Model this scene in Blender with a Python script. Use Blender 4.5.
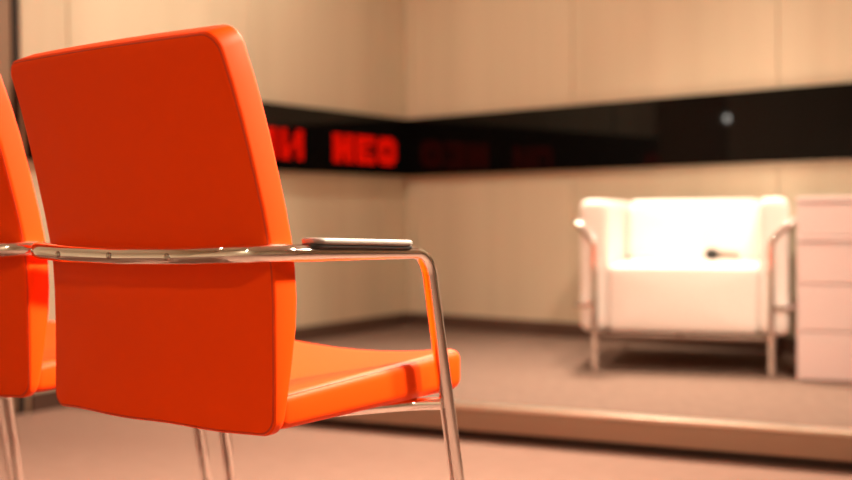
import bpy, bmesh, math, random
from mathutils import Vector, Matrix
random.seed(4)
for o in list(bpy.data.objects):
    bpy.data.objects.remove(o)
S = bpy.context.scene
COL = S.collection

# ------------------------------------------------------------ camera
PITCH, ROLL, FPX = 0.022, -0.009, 1100.0
R_ = Vector((1, 0, 0)); U_ = Vector((0, math.sin(PITCH), math.cos(PITCH))); F_ = Vector((0, math.cos(PITCH), -math.sin(PITCH)))
cr, sr = math.cos(ROLL), math.sin(ROLL)
right = cr * R_ + sr * U_
up = -sr * R_ + cr * U_
cam_d = bpy.data.cameras.new('camera')
cam = bpy.data.objects.new('camera', cam_d); COL.objects.link(cam)
M3 = Matrix((right, up, -F_)).transposed()
cam.matrix_world = Matrix.Translation((0, 0, 0.704)) @ M3.to_4x4()
cam_d.sensor_width = 36.0
cam_d.lens = FPX / 852 * 36.0
cam_d.clip_start = 0.02
cam_d.dof.use_dof = True
cam_d.dof.focus_distance = 1.62
cam_d.dof.aperture_fstop = 2.1
S.camera = cam

# ------------------------------------------------------------ world, exposure, lamps
w = bpy.data.worlds.new('world'); S.world = w; w.use_nodes = True
w.node_tree.nodes['Background'].inputs[0].default_value = (1.0, 0.8, 0.62, 1)
w.node_tree.nodes['Background'].inputs[1].default_value = 0.05
S.view_settings.view_transform = 'Standard'
S.view_settings.look = 'None'
S.view_settings.exposure = -0.08
S.view_settings.gamma = 1.0
S.view_settings.use_curve_mapping = False
CEIL = 2.85
WARM = (1.0, 0.84, 0.63)
# ceiling downlights, some added as fill: x, y, watts, spread in degrees
DOWN = [(0.90, 3.72, 11.5, 70, None), (2.60, 3.10, 32, 50, (-0.25, 1.75, 0.6)), (2.15, 2.25, 28, 50, (-0.25, 1.75, 0.6)), (0.75, 4.85, 84, 110, (0.1, 2.4, 0.0)), (-0.55, 4.30, 26, 150, None),
        (1.75, 3.75, 14, 150, None), (1.00, 0.90, 5, 36, (1.15, 4.25, 0.45)), (-1.9, 1.9, 6, 150, None), (-0.7, -1.3, 41, 150, None)]  # aimed one added to brighten armchair and cabinet fronts, last one the chair backs

# ------------------------------------------------------------ helpers
def tag(o, label=None, cat=None, group=None, kind=None):
    if label: o['label'] = label
    if cat: o['category'] = cat
    if group: o['group'] = group
    if kind: o['kind'] = kind
    return o

def empty(name, loc, rz=0.0, label=None, cat=None, group=None):
    o = bpy.data.objects.new(name, None); COL.objects.link(o)
    o.location = loc; o.rotation_euler = (0, 0, rz); o.empty_display_size = 0.1
    return tag(o, label, cat, group)

def obj(name, bm, mat, parent=None, smooth=True, angle=40):
    bmesh.ops.recalc_face_normals(bm, faces=bm.faces[:])
    me = bpy.data.meshes.new(name); bm.to_mesh(me); bm.free()
    me.materials.append(mat)
    if smooth:
        for p in me.polygons: p.use_smooth = True
        me.set_sharp_from_angle(angle=math.radians(angle))
    o = bpy.data.objects.new(name, me); COL.objects.link(o)
    if parent: o.parent = parent
    return o

def copy_tree(o, parent=None):
    c = o.copy(); COL.objects.link(c); c.parent = parent
    for ch in list(o.children): copy_tree(ch, c)
    return c

def box(bm, lo, hi, bevel=0.0, seg=2):
    vs = [bm.verts.new((x, y, z)) for x in (lo[0], hi[0]) for y in (lo[1], hi[1]) for z in (lo[2], hi[2])]
    fs = []
    for q in ((0, 1, 3, 2), (4, 6, 7, 5), (0, 4, 5, 1), (2, 3, 7, 6), (0, 2, 6, 4), (1, 5, 7, 3)):
        fs.append(bm.faces.new([vs[i] for i in q]))
    if bevel > 0:
        es = list({e for f in fs for e in f.edges})
        bmesh.ops.bevel(bm, geom=es, offset=bevel, segments=seg, profile=0.5, affect='EDGES', clamp_overlap=True)
    return bm

def prism(bm, pts, z0, z1):
    a = [bm.verts.new((x, y, z0)) for x, y in pts]; b = [bm.verts.new((x, y, z1)) for x, y in pts]
    n = len(pts)
    bm.faces.new(a[::-1]); bm.faces.new(b)
    for i in range(n): bm.faces.new((a[i], a[(i + 1) % n], b[(i + 1) % n], b[i]))
    return bm

def fillet(pts, rad, closed=False, seg=10):
    """pts: list of Vectors, rad: list of radii (0 = sharp)"""
    out = []; n = len(pts)
    for i in range(n):
        p = pts[i]; r = rad[i]
        if (not closed and i in (0, n - 1)) or r <= 0:
            out.append(p.copy()); continue
        a = pts[i - 1]; b = pts[(i + 1) % n]
        u = (a - p).normalized(); v = (b - p).normalized()
        ang = u.angle(v)
        t = min(r / math.tan(ang / 2), 0.49 * (a - p).length, 0.49 * (b - p).length)
        r2 = t * math.tan(ang / 2)
        c = p + (u + v).normalized() * (r2 / math.sin(ang / 2))
        s0 = p + u * t - c; s1 = p + v * t - c
        tot = s0.angle(s1); ax = s0.cross(s1).normalized()
        for k in range(seg + 1):
            out.append(c + Matrix.Rotation(tot * k / seg, 3, ax) @ s0)
    return out

def tube(bm, pts, r, closed=False, n=16, cap=True):
    m = len(pts); rings = []
    tang = []
    for i in range(m):
        if closed: t = pts[(i + 1) % m] - pts[i - 1]
        elif i == 0: t = pts[1] - pts[0]
        elif i == m - 1: t = pts[-1] - pts[-2]
        else: t = (pts[i + 1] - pts[i]).normalized() + (pts[i] - pts[i - 1]).normalized()
        tang.append(t.normalized())
    ref = Vector((0, 0, 1)) if abs(tang[0].z) < 0.9 else Vector((1, 0, 0))
    nrm = tang[0].cross(ref).normalized()
    for i in range(m):
        t = tang[i]
        nrm = (nrm - t * nrm.dot(t)).normalized()
        bi = t.cross(nrm)
        rr = r[i] if isinstance(r, (list, tuple)) else r
        ra, rb = rr if isinstance(rr, tuple) else (rr, rr)
        rings.append([bm.verts.new(pts[i] + nrm * (ra * math.cos(2 * math.pi * k / n)) + bi * (rb * math.sin(2 * math.pi * k / n))) for k in range(n)])
    last = m if closed else m - 1
    for i in range(last):
        A = rings[i]; B = rings[(i + 1) % m]
        off = 0
        if closed and i == m - 1:
            off = min(range(n), key=lambda q: (A[0].co - B[q].co).length)
        for k in range(n):
            bm.faces.new((A[k], A[(k + 1) % n], B[(k + 1 + off) % n], B[(k + off) % n]))
    if cap and not closed:
        bm.faces.new(rings[0][::-1]); bm.faces.new(rings[-1])
    return bm

def lathe(bm, prof, n=24, axis=None):
    """prof: (radius, z) list; returns verts"""
    rings = []
    for r, z in prof:
        rings.append([bm.verts.new((r * math.cos(2 * math.pi * k / n), r * math.sin(2 * math.pi * k / n), z)) for k in range(n)])
    for i in range(len(rings) - 1):
        for k in range(n):
            bm.faces.new((rings[i][k], rings[i][(k + 1) % n], rings[i + 1][(k + 1) % n], rings[i + 1][k]))
    bm.faces.new(rings[0][::-1]); bm.faces.new(rings[-1])
    return bm

def rr_outline(w, h, rc, seg=7, side=12):
    """rounded rectangle outline, centred, counter-clockwise"""
    out = []
    cs = [(w / 2 - rc, h / 2 - rc, 0), (-w / 2 + rc, h / 2 - rc, 90), (-w / 2 + rc, -h / 2 + rc, 180), (w / 2 - rc, -h / 2 + rc, 270)]
    arcs = []
    for cx, cy, a0 in cs:
        arcs.append([(cx + rc * math.cos(math.radians(a0 + 90 * k / seg)), cy + rc * math.sin(math.radians(a0 + 90 * k / seg))) for k in range(seg + 1)])
    for i in range(4):
        out += arcs[i]
        p = arcs[i][-1]; q = arcs[(i + 1) % 4][0]
        for k in range(1, side):
            out.append((p[0] + (q[0] - p[0]) * k / side, p[1] + (q[1] - p[1]) * k / side))
    return out

def slab(w, h, t, rc, re, puff=0.0, rings=8, seg=5, deform=None):
    """upholstered slab in the (u,v) plane with thickness along d (0 = rear face, t = front); edge rounding re"""
    bm = bmesh.new()
    ol = rr_outline(w, h, rc)
    n = len(ol)
    layers = []                              # each: list of (u, v, d)
    def face(d, sgn):
        L = []
        for k in range(1, rings + 1):
            f = k / rings
            L.append([((u - math.copysign(min(re, abs(u)), u)) * f, (v - math.copysign(min(re, abs(v)), v)) * f,
                       d + sgn * puff * (1 - f ** 2.2)) for u, v in ol])
        return L
    rear = face(0.0, -1); front = face(t, 1)
    layers += rear
    def inset(q):
        return [(u * (1 - q * 2 / w), v * (1 - q * 2 / h)) for u, v in ol]
    for k in range(1, seg + 1):
        a = math.pi / 2 * k / seg
        q = re * (1 - math.sin(a))
        layers.append([(u, v, re * (1 - math.cos(a))) for u, v in inset(q)])
    for k in range(0, seg):
        a = math.pi / 2 * k / seg
        q = re * (1 - math.cos(a))
        layers.append([(u, v, t - re + re * math.sin(a)) for u, v in inset(q)])
    layers += front[::-1]
    vr = []
    df = deform or (lambda u, v, d: (u, v, d))
    for L in layers: vr.append([bm.verts.new(df(*p)) for p in L])
    for i in range(len(vr) - 1):
        for k in range(n):
            bm.faces.new((vr[i][k], vr[i][(k + 1) % n], vr[i + 1][(k + 1) % n], vr[i + 1][k]))
    c0 = bm.verts.new(df(0, 0, -puff)); c1 = bm.verts.new(df(0, 0, t + puff))
    for k in range(n):
        bm.faces.new((c0, vr[0][(k + 1) % n], vr[0][k])); bm.faces.new((c1, vr[-1][k], vr[-1][(k + 1) % n]))
    return bm

def interp(xs, ys, x):
    """smooth (catmull-rom / hermite) interpolation"""
    n = len(xs)
    if x <= xs[0]: return ys[0] + (ys[1] - ys[0]) / (xs[1] - xs[0]) * (x - xs[0])
    if x >= xs[-1]: return ys[-1] + (ys[-1] - ys[-2]) / (xs[-1] - xs[-2]) * (x - xs[-1])
    i = max(k for k in range(n - 1) if xs[k] <= x)
    def m(k):
        if k == 0: return (ys[1] - ys[0]) / (xs[1] - xs[0])
        if k == n - 1: return (ys[-1] - ys[-2]) / (xs[-1] - xs[-2])
        return (ys[k + 1] - ys[k - 1]) / (xs[k + 1] - xs[k - 1])
    h = xs[i + 1] - xs[i]; s = (x - xs[i]) / h
    return ((2 * s ** 3 - 3 * s ** 2 + 1) * ys[i] + (s ** 3 - 2 * s ** 2 + s) * h * m(i) + (-2 * s ** 3 + 3 * s ** 2) * ys[i + 1] + (s ** 3 - s ** 2) * h * m(i + 1))

# ------------------------------------------------------------ materials
def mat(name, col, rough=0.5, metal=0.0, spec=0.5, emit=None, es=0.0, noise=None, bump=None, coat=0.0):
    """noise = (scale xyz, amount, second colour); bump = (scale, strength, distance)"""
    m = bpy.data.materials.new(name); m.use_nodes = True
    nt = m.node_tree; b = nt.nodes['Principled BSDF']
    b.inputs['Base Color'].default_value = (*col, 1); b.inputs['Roughness'].default_value = rough
    b.inputs['Metallic'].default_value = metal; b.inputs['Specular IOR Level'].default_value = spec
    b.inputs['Coat Weight'].default_value = coat
    if emit:
        b.inputs['Emission Color'].default_value = (*emit, 1); b.inputs['Emission Strength'].default_value = es
    tc = nt.nodes.new('ShaderNodeTexCoord')
    if noise:
        sc, lo, c2 = noise
        mp = nt.nodes.new('ShaderNodeMapping'); mp.inputs['Scale'].default_value = sc
        nz = nt.nodes.new('ShaderNodeTexNoise'); nz.inputs['Scale'].default_value = 1.0; nz.inputs['Detail'].default_value = 4
        mx = nt.nodes.new('ShaderNodeMix'); mx.data_type = 'RGBA'
        rp = nt.nodes.new('ShaderNodeMapRange'); rp.inputs['From Min'].default_value = 0.3; rp.inputs['From Max'].default_value = 0.7
        rp.inputs['To Max'].default_value = lo
        nt.links.new(tc.outputs['Object'], mp.inputs[0]); nt.links.new(mp.outputs[0], nz.inputs['Vector'])
        nt.links.new(nz.outputs['Fac'], rp.inputs[0]); nt.links.new(rp.outputs[0], mx.inputs['Factor'])
        mx.inputs[6].default_value = (*col, 1); mx.inputs[7].default_value = (*c2, 1)
        nt.links.new(mx.outputs[2], b.inputs['Base Color'])
    if bump:
        sc, st, di = bump
        nz = nt.nodes.new('ShaderNodeTexNoise'); nz.inputs['Scale'].default_value = sc; nz.inputs['Detail'].default_value = 5
        bp = nt.nodes.new('ShaderNodeBump'); bp.inputs['Strength'].default_value = st; bp.inputs['Distance'].default_value = di
        nt.links.new(tc.outputs['Object'], nz.inputs['Vector']); nt.links.new(nz.outputs['Fac'], bp.inputs['Height'])
        nt.links.new(bp.outputs[0], b.inputs['Normal'])
    return m

ORANGE = mat('orange_leather', (0.88, 0.060, 0.0006), 0.5, spec=0.09, bump=(260, 0.10, 0.001))
ORANGE_SEAM = mat('orange_seam', (0.55, 0.035, 0.002), 0.5, spec=0.3)
CHROME = mat('chrome', (0.86, 0.84, 0.83), 0.06, 1.0)
SCREW = mat('screw_steel', (0.45, 0.42, 0.40), 0.2, 1.0)
PADSHEEN = mat('arm_pad_sheen', (0.24, 0.195, 0.175), 0.5)  # taupe paints in the light reflected on the dark pad's top
BLACK = mat('black_plastic', (0.012, 0.010, 0.009), 0.45)
WALL = mat('wall_panel', (0.73, 0.63, 0.485), 0.6, spec=0.25, noise=((5.0, 5.0, 0.1), 0.8, (0.63, 0.535, 0.40)))
GAP = mat('panel_gap', (0.16, 0.11, 0.075), 0.8)
CEILM = mat('ceiling_paint', (0.75, 0.68, 0.60), 0.9)
CARPET = mat('audience_carpet', (0.31, 0.182, 0.145), 0.95, spec=0.1, noise=((14, 40, 10), 0.8, (0.26, 0.150, 0.117)), bump=(420, 0.5, 0.004))
STAGE = mat('stage_carpet', (0.22, 0.138, 0.110), 0.95, spec=0.1, noise=((30, 12, 10), 0.8, (0.18, 0.111, 0.087)), bump=(420, 0.5, 0.004))
DARKBASE = mat('dark_baseboard', (0.105, 0.055, 0.04), 0.5)
ALU = mat('satin_aluminium', (0.72, 0.62, 0.52), 0.28, 1.0)
FASCIA = mat('stage_fascia', (0.36, 0.265, 0.20), 0.32, 0.6)
SHADE = mat('recess_shade', (0.03, 0.02, 0.016), 0.8)  # near-black stands in for shade in the stage recess and door gap
GLASS = mat('black_glass', (0.0035, 0.003, 0.003), 0.03, spec=0.24)
LED = mat('red_led', (0.05, 0.0, 0.0), 0.4, spec=0.0, emit=(1.0, 0.007, 0.001), es=0.85)
DOORM = mat('brown_door', (0.30, 0.19, 0.12), 0.5, noise=((9, 9, 0.8), 0.7, (0.24, 0.145, 0.09)))
SOFA = mat('white_leather', (0.87, 0.785, 0.745), 0.42, bump=(90, 0.06, 0.002))
LACQ = mat('white_lacquer', (0.81, 0.625, 0.61), 0.35)
GROOVE = mat('cabinet_groove', (0.72, 0.60, 0.57), 0.6)  # grooves and body share a plain lacquer-like tone
LAMPM = mat('lamp_disc', (0.9, 0.9, 0.9), 0.5, emit=(1.0, 0.95, 0.86), es=40.0)
WHITEM = mat('white_metal', (0.8, 0.78, 0.74), 0.4)
RAILM = mat('dark_brown_metal', (0.16, 0.095, 0.07), 0.5, 0.3)  # one even dark brown for the rails under the seat
MICGRILL = mat('microphone_grille', (0.03, 0.028, 0.026), 0.45, 0.6)
MICBODY = mat('microphone_body', (0.22, 0.17, 0.13), 0.4)

# ------------------------------------------------------------ room shell
C0 = Vector((-0.107, 6.035)); aL, aR = 0.583, 0.878
dL = Vector((-math.sin(aL), -math.cos(aL))); dR = Vector((math.sin(aR), -math.cos(aR)))
LEN = 6.6
PL = C0 + dL * LEN; PR = C0 + dR * LEN; PB = PL + PR - C0
def struct(o): o['kind'] = 'structure'; return o
room = [tuple(C0), tuple(PL), tuple(PB), tuple(PR)]
bm = bmesh.new(); prism(bm, room, -0.1, 0.0); struct(obj('floor', bm, CARPET, smooth=False))
bm = bmesh.new(); prism(bm, room, CEIL, CEIL + 0.1); struct(obj('ceiling', bm, CEILM, smooth=False))

def frame_on(start, d):
    """object-matrix whose local x runs along the wall, y points out of the room, z up"""
    x = Vector((d.x, d.y, 0)); z = Vector((0, 0, 1)); y = z.cross(x)
    cen = (C0 + PB) / 2
    if y.dot(Vector((*(start - cen), 0))) < 0: y = -y
    m = Matrix((x, y, z)).transposed().to_4x4(); m.translation = Vector((*start, 0))
    return m

def wall(name, start, d, seams, length, opening=None):
    m = frame_on(start, d)
    bm = bmesh.new()
    xs = [0.0] + seams + [length]
    for a, b in zip(xs[:-1], xs[1:]):
        for z0, z1 in ((0.0, CEIL),):
            if opening and a >= opening[0] - .01 and b <= opening[1] + .01:
                box(bm, (a, 0.0, opening[2]), (b, 0.03, z1)); continue
            box(bm, (a + (0.002 if a > 0 else 0), 0.0, z0), (b - (0.002 if b < length else 0), 0.03, z1), 0.0015, 1)
    o = obj(name, bm, WALL, smooth=False); o.matrix_world = m; struct(o)
    bm = bmesh.new(); box(bm, (-0.15, 0.03, -0.1), (length + 0.15, 0.12, CEIL + 0.1))
    k = obj('wall_backing', bm, GAP, o, smooth=False)
    return m

mL = wall('wall_left', C0, dL, [0.232, 1.236, 2.2425, 2.455, 3.40, 4.4, 5.4], LEN, (2.455, 3.40, 2.10))
mR = wall('wall_right', C0, dR, [0.05, 1.071, 2.095, 3.12, 4.14, 5.16], LEN)
wall('wall_rear_left', PL, (PB - PL).normalized(), [1.1, 2.2, 3.3, 4.4, 5.5], LEN)
wall('wall_rear_right', PR, (PB - PR).normalized(), [1.1, 2.2, 3.3, 4.4, 5.5], LEN)

# door leaf in the left wall, brown, near-black strips painting shade into the gap round it
bm = bmesh.new(); box(bm, (2.485, 0.008, 0.01), (3.37, 0.029, 2.07), 0.002, 1)
d = obj('door_1', bm, DOORM, smooth=False); d.matrix_world = mL; struct(d)
bm = bmesh.new()
box(bm, (2.4575, 0.002, 0.0), (2.482, 0.029, 2.098)); box(bm, (3.373, 0.002, 0.0), (3.398, 0.029, 2.098)); box(bm, (2.482, 0.002, 2.073), (3.373, 0.029, 2.098))
obj('door_gap_shade', bm, SHADE, d, smooth=False)
bm = bmesh.new()
tube(bm, fillet([Vector((3.29, 0.008, 1.0)), Vector((3.29, -0.05, 1.0)), Vector((3.17, -0.05, 1.0))], [0, .012, 0]), 0.009, n=12)
obj('door_handle', bm, CHROME, d)

# stage ------------------------------------------------------------
HS = 0.106
E0 = Vector((0.106, 3.478)); eD = Vector((1.153 - 0.106, 2.978 - 3.478)).normalized()
def meet(p, d, q, e):
    den = d.x * e.y - d.y * e.x
    t = ((q.x - p.x) * e.y - (q.y - p.y) * e.x) / den
    return p + d * t
SL = meet(E0, eD, C0, dL); SRt = meet(E0, eD, C0, dR)
eN = Vector((eD.y, -eD.x))
if eN.y > 0: eN = -eN                       # towards the audience
bm = bmesh.new()
prism(bm, [tuple(C0), tuple(SL), tuple(SRt)], 0.0005, HS - 0.001)
o = obj('stage_platform', bm, STAGE, smooth=False); struct(o)
L = (SRt - SL).length
mS = Matrix((Vector((*eD, 0)), Vector((*eN, 0)), Vector((0, 0, 1)))).transposed().to_4x4(); mS.translation = Vector((*SL, 0))
bm = bmesh.new(); box(bm, (0.03, 0.001, 0.028), (L - 0.03, 0.016, HS - 0.012), 0.001, 1)
t1 = obj('trim_1', bm, FASCIA, smooth=False); t1.matrix_world = mS; struct(t1)
bm = bmesh.new(); box(bm, (0.03, -0.035, HS - 0.012), (L - 0.03, 0.021, HS + 0.002), 0.004, 3)
t2 = obj('trim_2', bm, ALU, smooth=False); t2.matrix_world = mS; struct(t2)
bm = bmesh.new(); box(bm, (0.03, 0.0008, 0.0005), (L - 0.03, 0.004, 0.028))  # dark strip paints the shade of the recess below the fascia
t3 = obj('recess_shade_strip', bm, SHADE, smooth=False); t3.matrix_world = mS; struct(t3)

# baseboards --------------------------------------------------------
def baseboard(name, m, x0, x1, z0):
    bm = bmesh.new(); box(bm, (x0, -0.014, z0), (x1, -0.0005, z0 + 0.07), 0.003, 2)
    o = obj(name, bm, DARKBASE, smooth=False); o.matrix_world = m; struct(o)
sLs = (SL - C0).length; sRs = (SRt - C0).length
baseboard('baseboard_left', mL, 0.015, sLs - 0.02, HS)
baseboard('baseboard_left', mL, sLs + 0.05, 2.44, 0.0) if sLs < 2.3 else None
baseboard('baseboard_right', mR, 0.018, sRs - 0.02, HS)

# ------------------------------------------------------------ ceiling lamps
for i, (x, y, pw, sp, aim) in enumerate(DOWN):
    r = empty('ceiling_light', (x, y, CEIL), 0, None, 'ceiling light', 'recessed ceiling downlights')
    r['label'] = 'round recessed warm ceiling downlight with white ring, out of the picture above, some added as fill'
    bm = bmesh.new(); lathe(bm, [(0.085, -0.001), (0.115, -0.001), (0.115, -0.008), (0.10, -0.012), (0.085, -0.008)], 28)
    obj('ring', bm, WHITEM, r)
    ld = bpy.data.lights.new('downlight', 'AREA'); ld.shape = 'DISK'; ld.size = 0.16 if not aim else 0.30; ld.energy = pw; ld.color = WARM
    ld.spread = math.radians(sp)
    lo = bpy.data.objects.new('bulb', ld); COL.objects.link(lo); lo.parent = r; lo.location = (0, 0, -0.016)
    if aim:
        lo.location = (0, 0, -0.09)
        lo.rotation_euler = (Vector(aim) - Vector((x, y, CEIL))).to_track_quat('-Z', 'Y').to_euler()

# ------------------------------------------------------------ LED ticker on the left wall, black glass band on the right wall
B0, B1 = 0.919, 1.230
GL = {'П': ['1111111', '1111111', '11...11', '11...11', '11...11', '11...11', '11...11'],
      'И': ['11...11', '11..111', '11..111', '11.1111', '1111.11', '111..11', '111..11'],
      'Н': ['111.111', '111.111', '1111111', '1111111', '1111111', '111.111', '111.111'],
      'Е': ['1111111', '1111111', '111....', '111111.', '111....', '1111111', '1111111'],
      'О': ['.11111.', '1111111', '111.111', '11...11', '111.111', '1111111', '.11111.']}
tick = empty('led_ticker', (0, 0, 0), 0, 'long black LED ticker with red Cyrillic letters on the left wall', 'display')
tick.matrix_world = mL @ Matrix.Translation((0.02, 0, B0))
bm = bmesh.new(); box(bm, (0.012, -0.035, 0), (2.422, -0.001, B1 - B0), 0.002, 1)
obj('screen', bm, GLASS, tick, smooth=False)
PIT = 0.0236; PZ = 0.0205
def letter(ch, s0):
    """s0: distance of the letter's right-hand side (nearest the corner) from the corner"""
    bm = bmesh.new(); g = GL[ch]
    for r_, row in enumerate(g):
        for c_, q in enumerate(row):
            if q == '1':
                x = s0 + (6 - c_) * PIT; z = 0.055 + (6 - r_) * PZ
                box(bm, (x + 0.002, -0.0368, z + 0.002), (x + PIT - 0.002, -0.0352, z + PZ - 0.002))
    obj('letter', bm, LED, tick, smooth=False)['label'] = 'glowing red letter'
for ch, s0 in (('О', 0.125), ('Е', 0.313), ('Н', 0.501), ('И', 0.895), ('П', 1.083), ('О', 2.245)):
    letter(ch, s0)
band = empty('display_panel', (0, 0, 0), 0, 'long glossy black glass display band on the right wall', 'display')
band.matrix_world = mR @ Matrix.Translation((0, 0, B0))
xs = [0.036, 1.32, 2.60, 3.88]
for a, b in zip(xs[:-1], xs[1:]):
    bm = bmesh.new(); box(bm, (a + 0.0015, -0.035, 0), (b - 0.0015, -0.001, B1 - B0), 0.0015, 1)
    obj('glass_panel', bm, GLASS, band, smooth=False)

# round wall lamp on the left wall beyond the door: seen as a small disc mirrored in the glass band
wl = empty('wall_light', (0, 0, 0), 0, 'small round white wall lamp beside the door on the left wall', 'wall light')
wl.matrix_world = mL @ Matrix.Translation((3.34, -0.001, 1.415)) @ Matrix.Rotation(math.radians(90), 4, 'X')
bm = bmesh.new(); lathe(bm, [(0.05, 0.0), (0.05, 0.02), (0.045, 0.024)], 24); obj('base', bm, WHITEM, wl)
bm = bmesh.new(); lathe(bm, [(0.02, 0.0242), (0.019, 0.034), (0.01, 0.042), (0.003, 0.044)], 24); obj('diffuser', bm, LAMPM, wl)

# ------------------------------------------------------------ orange chairs
BH0, BH1 = 0.398, 0.946
def rear_y(z): return interp([0.40, 0.52, 0.649, 0.79, 0.89, 0.95], [0.018, 0.010, 0.002, -0.030, -0.060, -0.084], z)
def half_right(z): return interp([0.40, 0.52, 0.649, 0.79, 0.957], [0.242, 0.249, 0.253, 0.247, 0.237], z)
def half_left(z): return interp([0.40, 0.52, 0.649, 0.79, 0.957], [0.258, 0.245, 0.241, 0.238, 0.227], z)
BT = 0.052
def back_deform(u, v, d):
    z = (BH0 + BH1) / 2 + v
    x = u / 0.25 * (half_right(z) if u > 0 else half_left(z))
    if d > 0: d *= 1 - 0.62 * max(0.0, min(1.0, (0.57 - z) / 0.16)) ** 1.3
    sl = -(rear_y(z + 0.005) - rear_y(z - 0.005)) / 0.01
    cs = 1 / math.sqrt(1 + sl * sl)
    y = rear_y(z) + d * cs - 0.012 * (1 - (u / 0.25) ** 2)
    zn = d * sl * cs * max(0.0, min(1.0, (z - 0.6) / 0.2))
    # soft pull wrinkles in the cover, near the upper right-hand corner and along the hem
    if d < 0.02:
        wr = math.exp(-((u - 0.08) / 0.05) ** 2 - ((z - 0.905) / 0.04) ** 2)
        y += 0.0026 * wr * math.sin((u * 0.9 + (z - 0.9) * 0.7) * 210)
        y += 0.0012 * math.exp(-((z - 0.42) / 0.02) ** 2) * math.sin(u * 70 + 1.0)
    if v < -0.24: z += 0.0012 * math.sin(u * 30 + 0.6)
    return (x, y, z + zn)

def make_chair():
    root = empty('orange_chair', (0, 0, 0))
    tag(root, None, 'chair', 'row of orange leather chairs')
    T = 0.0135; TB = 0.0100
    pts = [Vector(p) for p in ((0.268, 0.02, TB), (0.280, 0.458, TB), (0.263, 0.349, 0.645), (0.263, -0.030, 0.656), (0.13, -0.042, 0.651), (0.0, -0.044, 0.649), (-0.13, -0.042, 0.651),
                               (-0.263, -0.030, 0.656), (-0.263, 0.349, 0.645), (-0.268, 0.446, TB), (-0.266, 0.02, TB))]
    path = fillet(pts, [0.06, 0.07, 0.045, 0.075, 0.5, 0.8, 0.5, 0.075, 0.045, 0.07, 0.06], True, 12)
    bm = bmesh.new(); tube(bm, path, [(T, TB + (0.0135 - TB) * max(0.0, min(1.0, (0.12 - p.y) / 0.14)) * (1 if p.z > 0.3 else 0)) for p in path], True, 20)
    obj('frame', bm, CHROME, root, angle=60)
    for sx in (1, -1):
        bm = bmesh.new()
        pp = [Vector(p) for p in ((sx * 0.265, 0.383, 0.397), (sx * 0.215, 0.36, 0.394), (sx * 0.10, 0.16, 0.394))]
        tube(bm, fillet(pp, [0, 0.05, 0]), 0.010, n=14)
        obj('seat_rail', bm, CHROME, root)
    bk = obj('backrest', slab(0.50, BH1 - BH0, BT, 0.024, 0.009, 0.004, deform=back_deform), ORANGE, root, angle=60)
    ol = rr_outline(0.50, BH1 - BH0, 0.024)
    for dd in (0.0035, BT - 0.0035):
        bm = bmesh.new()
        q = 0.0035
        ring = [Vector(back_deform(u * (1 - q * 2 / 0.5), v * (1 - q * 2 / 0.55), dd)) for u, v in ol]
        tube(bm, ring, 0.0016, True, 8)
        obj('piping', bm, ORANGE_SEAM, bk)
    SW, SD, SY = 0.476, 0.470, 0.260
    def seat_deform(u, v, d):
        yv = SY + v
        f = min(1.0, max(0.0, v / SD + 0.5))
        zt = 0.456 + 0.022 * f - 0.019 * (1 - (u / 0.238) ** 2)
        z = 0.404 + (zt - 0.404) * d / 0.058
        return (u, yv, z)
    st = obj('seat', slab(SW, SD, 0.058, 0.026, 0.016, 0.0, deform=seat_deform), ORANGE, root, angle=60)
    ol = rr_outline(SW, SD, 0.026)
    for dd in (0.053,):
        bm = bmesh.new()
        tube(bm, [Vector(seat_deform(u * 0.975, v * 0.972, dd)) for u, v in ol], 0.0015, True, 8)
        obj('piping', bm, ORANGE_SEAM, st)
    for sx in (1, -1):
        def pad_def(u, v, d, sx=sx):
            return (sx * 0.263 + u, 0.180 + v, 0.6612 + d - 0.0045 * (v / 0.12))
        p = obj('arm_pad', slab(0.042, 0.226, 0.0095, 0.016, 0.0045, 0.0, rings=3, deform=pad_def), PADSHEEN, root, angle=60)
        p['label'] = 'dark plastic arm pad, top sheen painted taupe'
        b = obj('pad_base', slab(0.036, 0.232, 0.006, 0.015, 0.002, 0.0, rings=3, deform=lambda u, v, d: (sx * 0.263 + u, 0.180 + v, 0.6566 + d - 0.0045 * (v / 0.12))), BLACK, p, angle=60)
    for px in (-0.14, -0.015, 0.11):
        bm = bmesh.new()
        lathe(bm, [(0.0052, 0.0), (0.0052, 0.0012), (0.0035, 0.0024), (0.001, 0.0026)], 14)
        bmesh.ops.rotate(bm, verts=bm.verts[:], cent=(0, 0, 0), matrix=Matrix.Rotation(math.radians(90), 3, 'X'))
        yc = min((p for p in path if p.z > 0.6 and p.y < 0.0), key=lambda p: abs(p.x - px)).y
        bmesh.ops.translate(bm, verts=bm.verts[:], vec=(px, yc - T + 0.0003, 0.650))
        obj('screw', bm, SCREW, root)
    return root

ch = make_chair()
CH = [((-0.417, 1.64, 0), -0.631, 'orange leather chair nearest the camera, its whole back shown in sharp focus'),
      ((-0.896, 1.964, 0), -0.500, 'orange leather chair cut by the left edge, directly left of the nearest chair'),
      ((-1.452, 2.345, 0), -0.55, 'farthest orange chair of the row, only one chrome leg showing at bottom left')]
for i, (loc, rz, lab) in enumerate(CH):
    o = ch if i == 0 else copy_tree(ch)
    o.location = loc; o.rotation_euler = (0, 0, rz); o['label'] = lab

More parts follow.
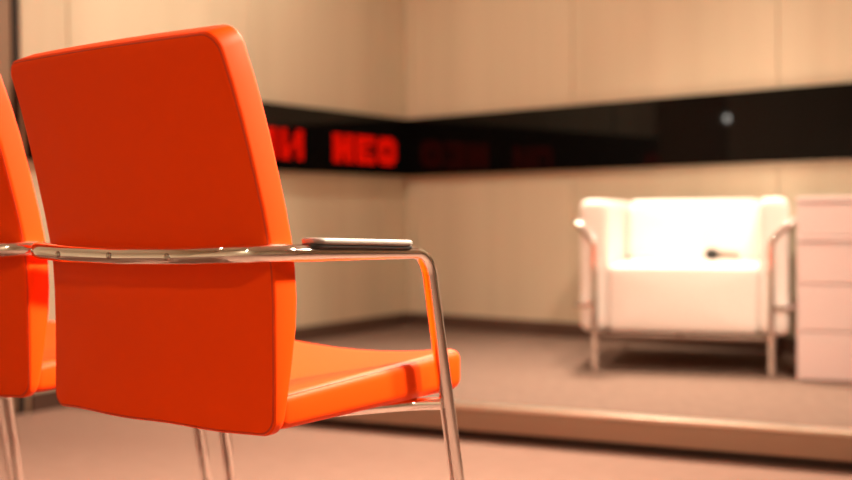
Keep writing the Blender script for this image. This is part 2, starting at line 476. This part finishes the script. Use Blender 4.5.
# ------------------------------------------------------------ white armchair on the stage
u = Vector((0.948, -0.317)).normalized()
yawS = math.atan2(u.y, u.x)
sofa = empty('armchair', (0.947, 4.086, HS + 0.001), yawS, 'white leather cube armchair with chrome tube frame on the stage', 'armchair')
def plain(lo, hi, mt, name, rc=0.03, re=0.02, puff=0.006, tilt=0.0, piv=None):
    """cushion standing in x (width), z (height) with thickness along y"""
    cx, cz = (lo[0] + hi[0]) / 2, (lo[2] + hi[2]) / 2
    def df(a, b, d):
        y = lo[1] + d; z = cz + b
        if tilt: y += tilt * (z - lo[2])
        return (cx + a, y, z)
    return obj(name, slab(hi[0] - lo[0], hi[2] - lo[2], hi[1] - lo[1], rc, re, puff, rings=5, deform=df), mt, sofa, angle=60)
for sx in (-1, 1):
    a, b = sorted((sx * 0.381, sx * 0.276))
    plain((a, 0.004, 0.150), (b, 0.70, 0.652), SOFA, 'arm', 0.03, 0.025, 0.003)
plain((-0.2752, 0.005, 0.152), (0.2752, 0.555, 0.404), SOFA, 'seat_cushion', 0.02, 0.02, 0.004)
plain((-0.2752, 0.475, 0.395), (0.2752, 0.62, 0.655), SOFA, 'back_cushion', 0.04, 0.035, 0.008, tilt=0.16)
plain((-0.2752, 0.665, 0.150), (0.2752, 0.715, 0.652), SOFA, 'back_panel', 0.02, 0.015, 0.002)
RT = 0.0125
for sx in (-1, 1):
    bm = bmesh.new()
    P = [Vector((sx * 0.320, -0.012, 0.0)), Vector((sx * 0.320, -0.012, 0.495)), Vector((sx * 0.394, 0.012, 0.568)), Vector((sx * 0.394, 0.74, 0.568)), Vector((sx * 0.320, 0.742, 0.50)), Vector((sx * 0.320, 0.742, 0.0))]
    tube(bm, fillet(P, [0, 0.05, 0.035, 0.05, 0.05, 0]), RT, n=16)
    obj('side_frame', bm, CHROME, sofa)
    bm = bmesh.new()
    P = [Vector((sx * 0.322, -0.012, 0.255)), Vector((sx * 0.394, -0.010, 0.255)), Vector((sx * 0.394, 0.74, 0.255)), Vector((sx * 0.322, 0.742, 0.255))]
    tube(bm, fillet(P, [0, 0.03, 0.03, 0]), 0.0105, n=14)
    obj('side_rail', bm, CHROME, sofa)
for y in (0.012, 0.735):
    bm = bmesh.new(); tube(bm, [Vector((-0.315, y, 0.135)), Vector((0.315, y, 0.135))], 0.0115, n=14); obj('cross_rail', bm, RAILM, sofa)
bm = bmesh.new()
for sx in (-0.30, 0.0, 0.30): box(bm, (sx - 0.012, 0.0, 0.126), (sx + 0.012, 0.735, 0.146), 0.002, 1)
obj('seat_support', bm, RAILM, sofa)

# microphone lying on the armchair's seat
mic = empty('microphone', (0, 0, 0), 0, 'black handheld microphone lying on the white armchair seat', 'microphone')
bm = bmesh.new(); lathe(bm, [(0.004, -0.026), (0.014, -0.023), (0.021, -0.014), (0.0245, 0.0), (0.0245, 0.012), (0.021, 0.026), (0.018, 0.032)], 20)
obj('grille', bm, MICGRILL, mic)
bm = bmesh.new(); lathe(bm, [(0.0185, 0.0322), (0.0185, 0.04), (0.016, 0.06), (0.013, 0.13), (0.012, 0.19), (0.009, 0.194)], 20)
obj('handle', bm, MICBODY, mic)
mS2 = sofa.matrix_world if False else Matrix.Translation(sofa.location) @ Matrix.Rotation(yawS, 4, 'Z')
mic.matrix_world = mS2 @ Matrix.Translation((0.088, 0.28, 0.436)) @ Matrix.Rotation(math.radians(60), 4, 'Z') @ Matrix.Rotation(math.radians(93.2), 4, 'Y')

# ------------------------------------------------------------ white drawer cabinet at the right edge
n2 = Vector((-u.y, u.x))
cl = Vector((0.947, 4.086)) + u * 0.408 - n2 * 0.060
cab = empty('drawer_cabinet', (cl.x, cl.y, HS + 0.001), yawS, 'white lacquered drawer cabinet beside the armchair at the right edge', 'cabinet')
CW, CD, CHT = 0.66, 0.40, 0.652
bm = bmesh.new(); box(bm, (0.004, 0.012, 0.002), (CW - 0.004, CD, CHT - 0.022), 0.001, 1); obj('body', bm, GROOVE, cab, smooth=False)
bm = bmesh.new(); box(bm, (0.0, 0.003, 0.0), (0.018, CD, CHT - 0.022), 0.001, 1); obj('side_panel', bm, LACQ, cab, smooth=False)
bm = bmesh.new(); box(bm, (CW - 0.018, 0.003, 0.0), (CW, CD, CHT - 0.022), 0.001, 1); obj('side_panel', bm, LACQ, cab, smooth=False)
bm = bmesh.new(); box(bm, (-0.001, -0.004, CHT - 0.020), (CW + 0.001, CD + 0.001, CHT), 0.003, 2); obj('top', bm, LACQ, cab, smooth=False)
bm = bmesh.new(); box(bm, (0.0, -0.005, 0.494), (CW, 0.012, 0.510), 0.003, 2); obj('ledge', bm, LACQ, cab, smooth=False)
for z0, z1 in ((0.004, 0.172), (0.178, 0.340), (0.346, 0.488), (0.514, CHT - 0.025)):
    bm = bmesh.new(); box(bm, (0.002, -0.002, z0), (CW - 0.002, 0.014, z1), 0.002, 2); obj('drawer', bm, LACQ, cab, smooth=False)
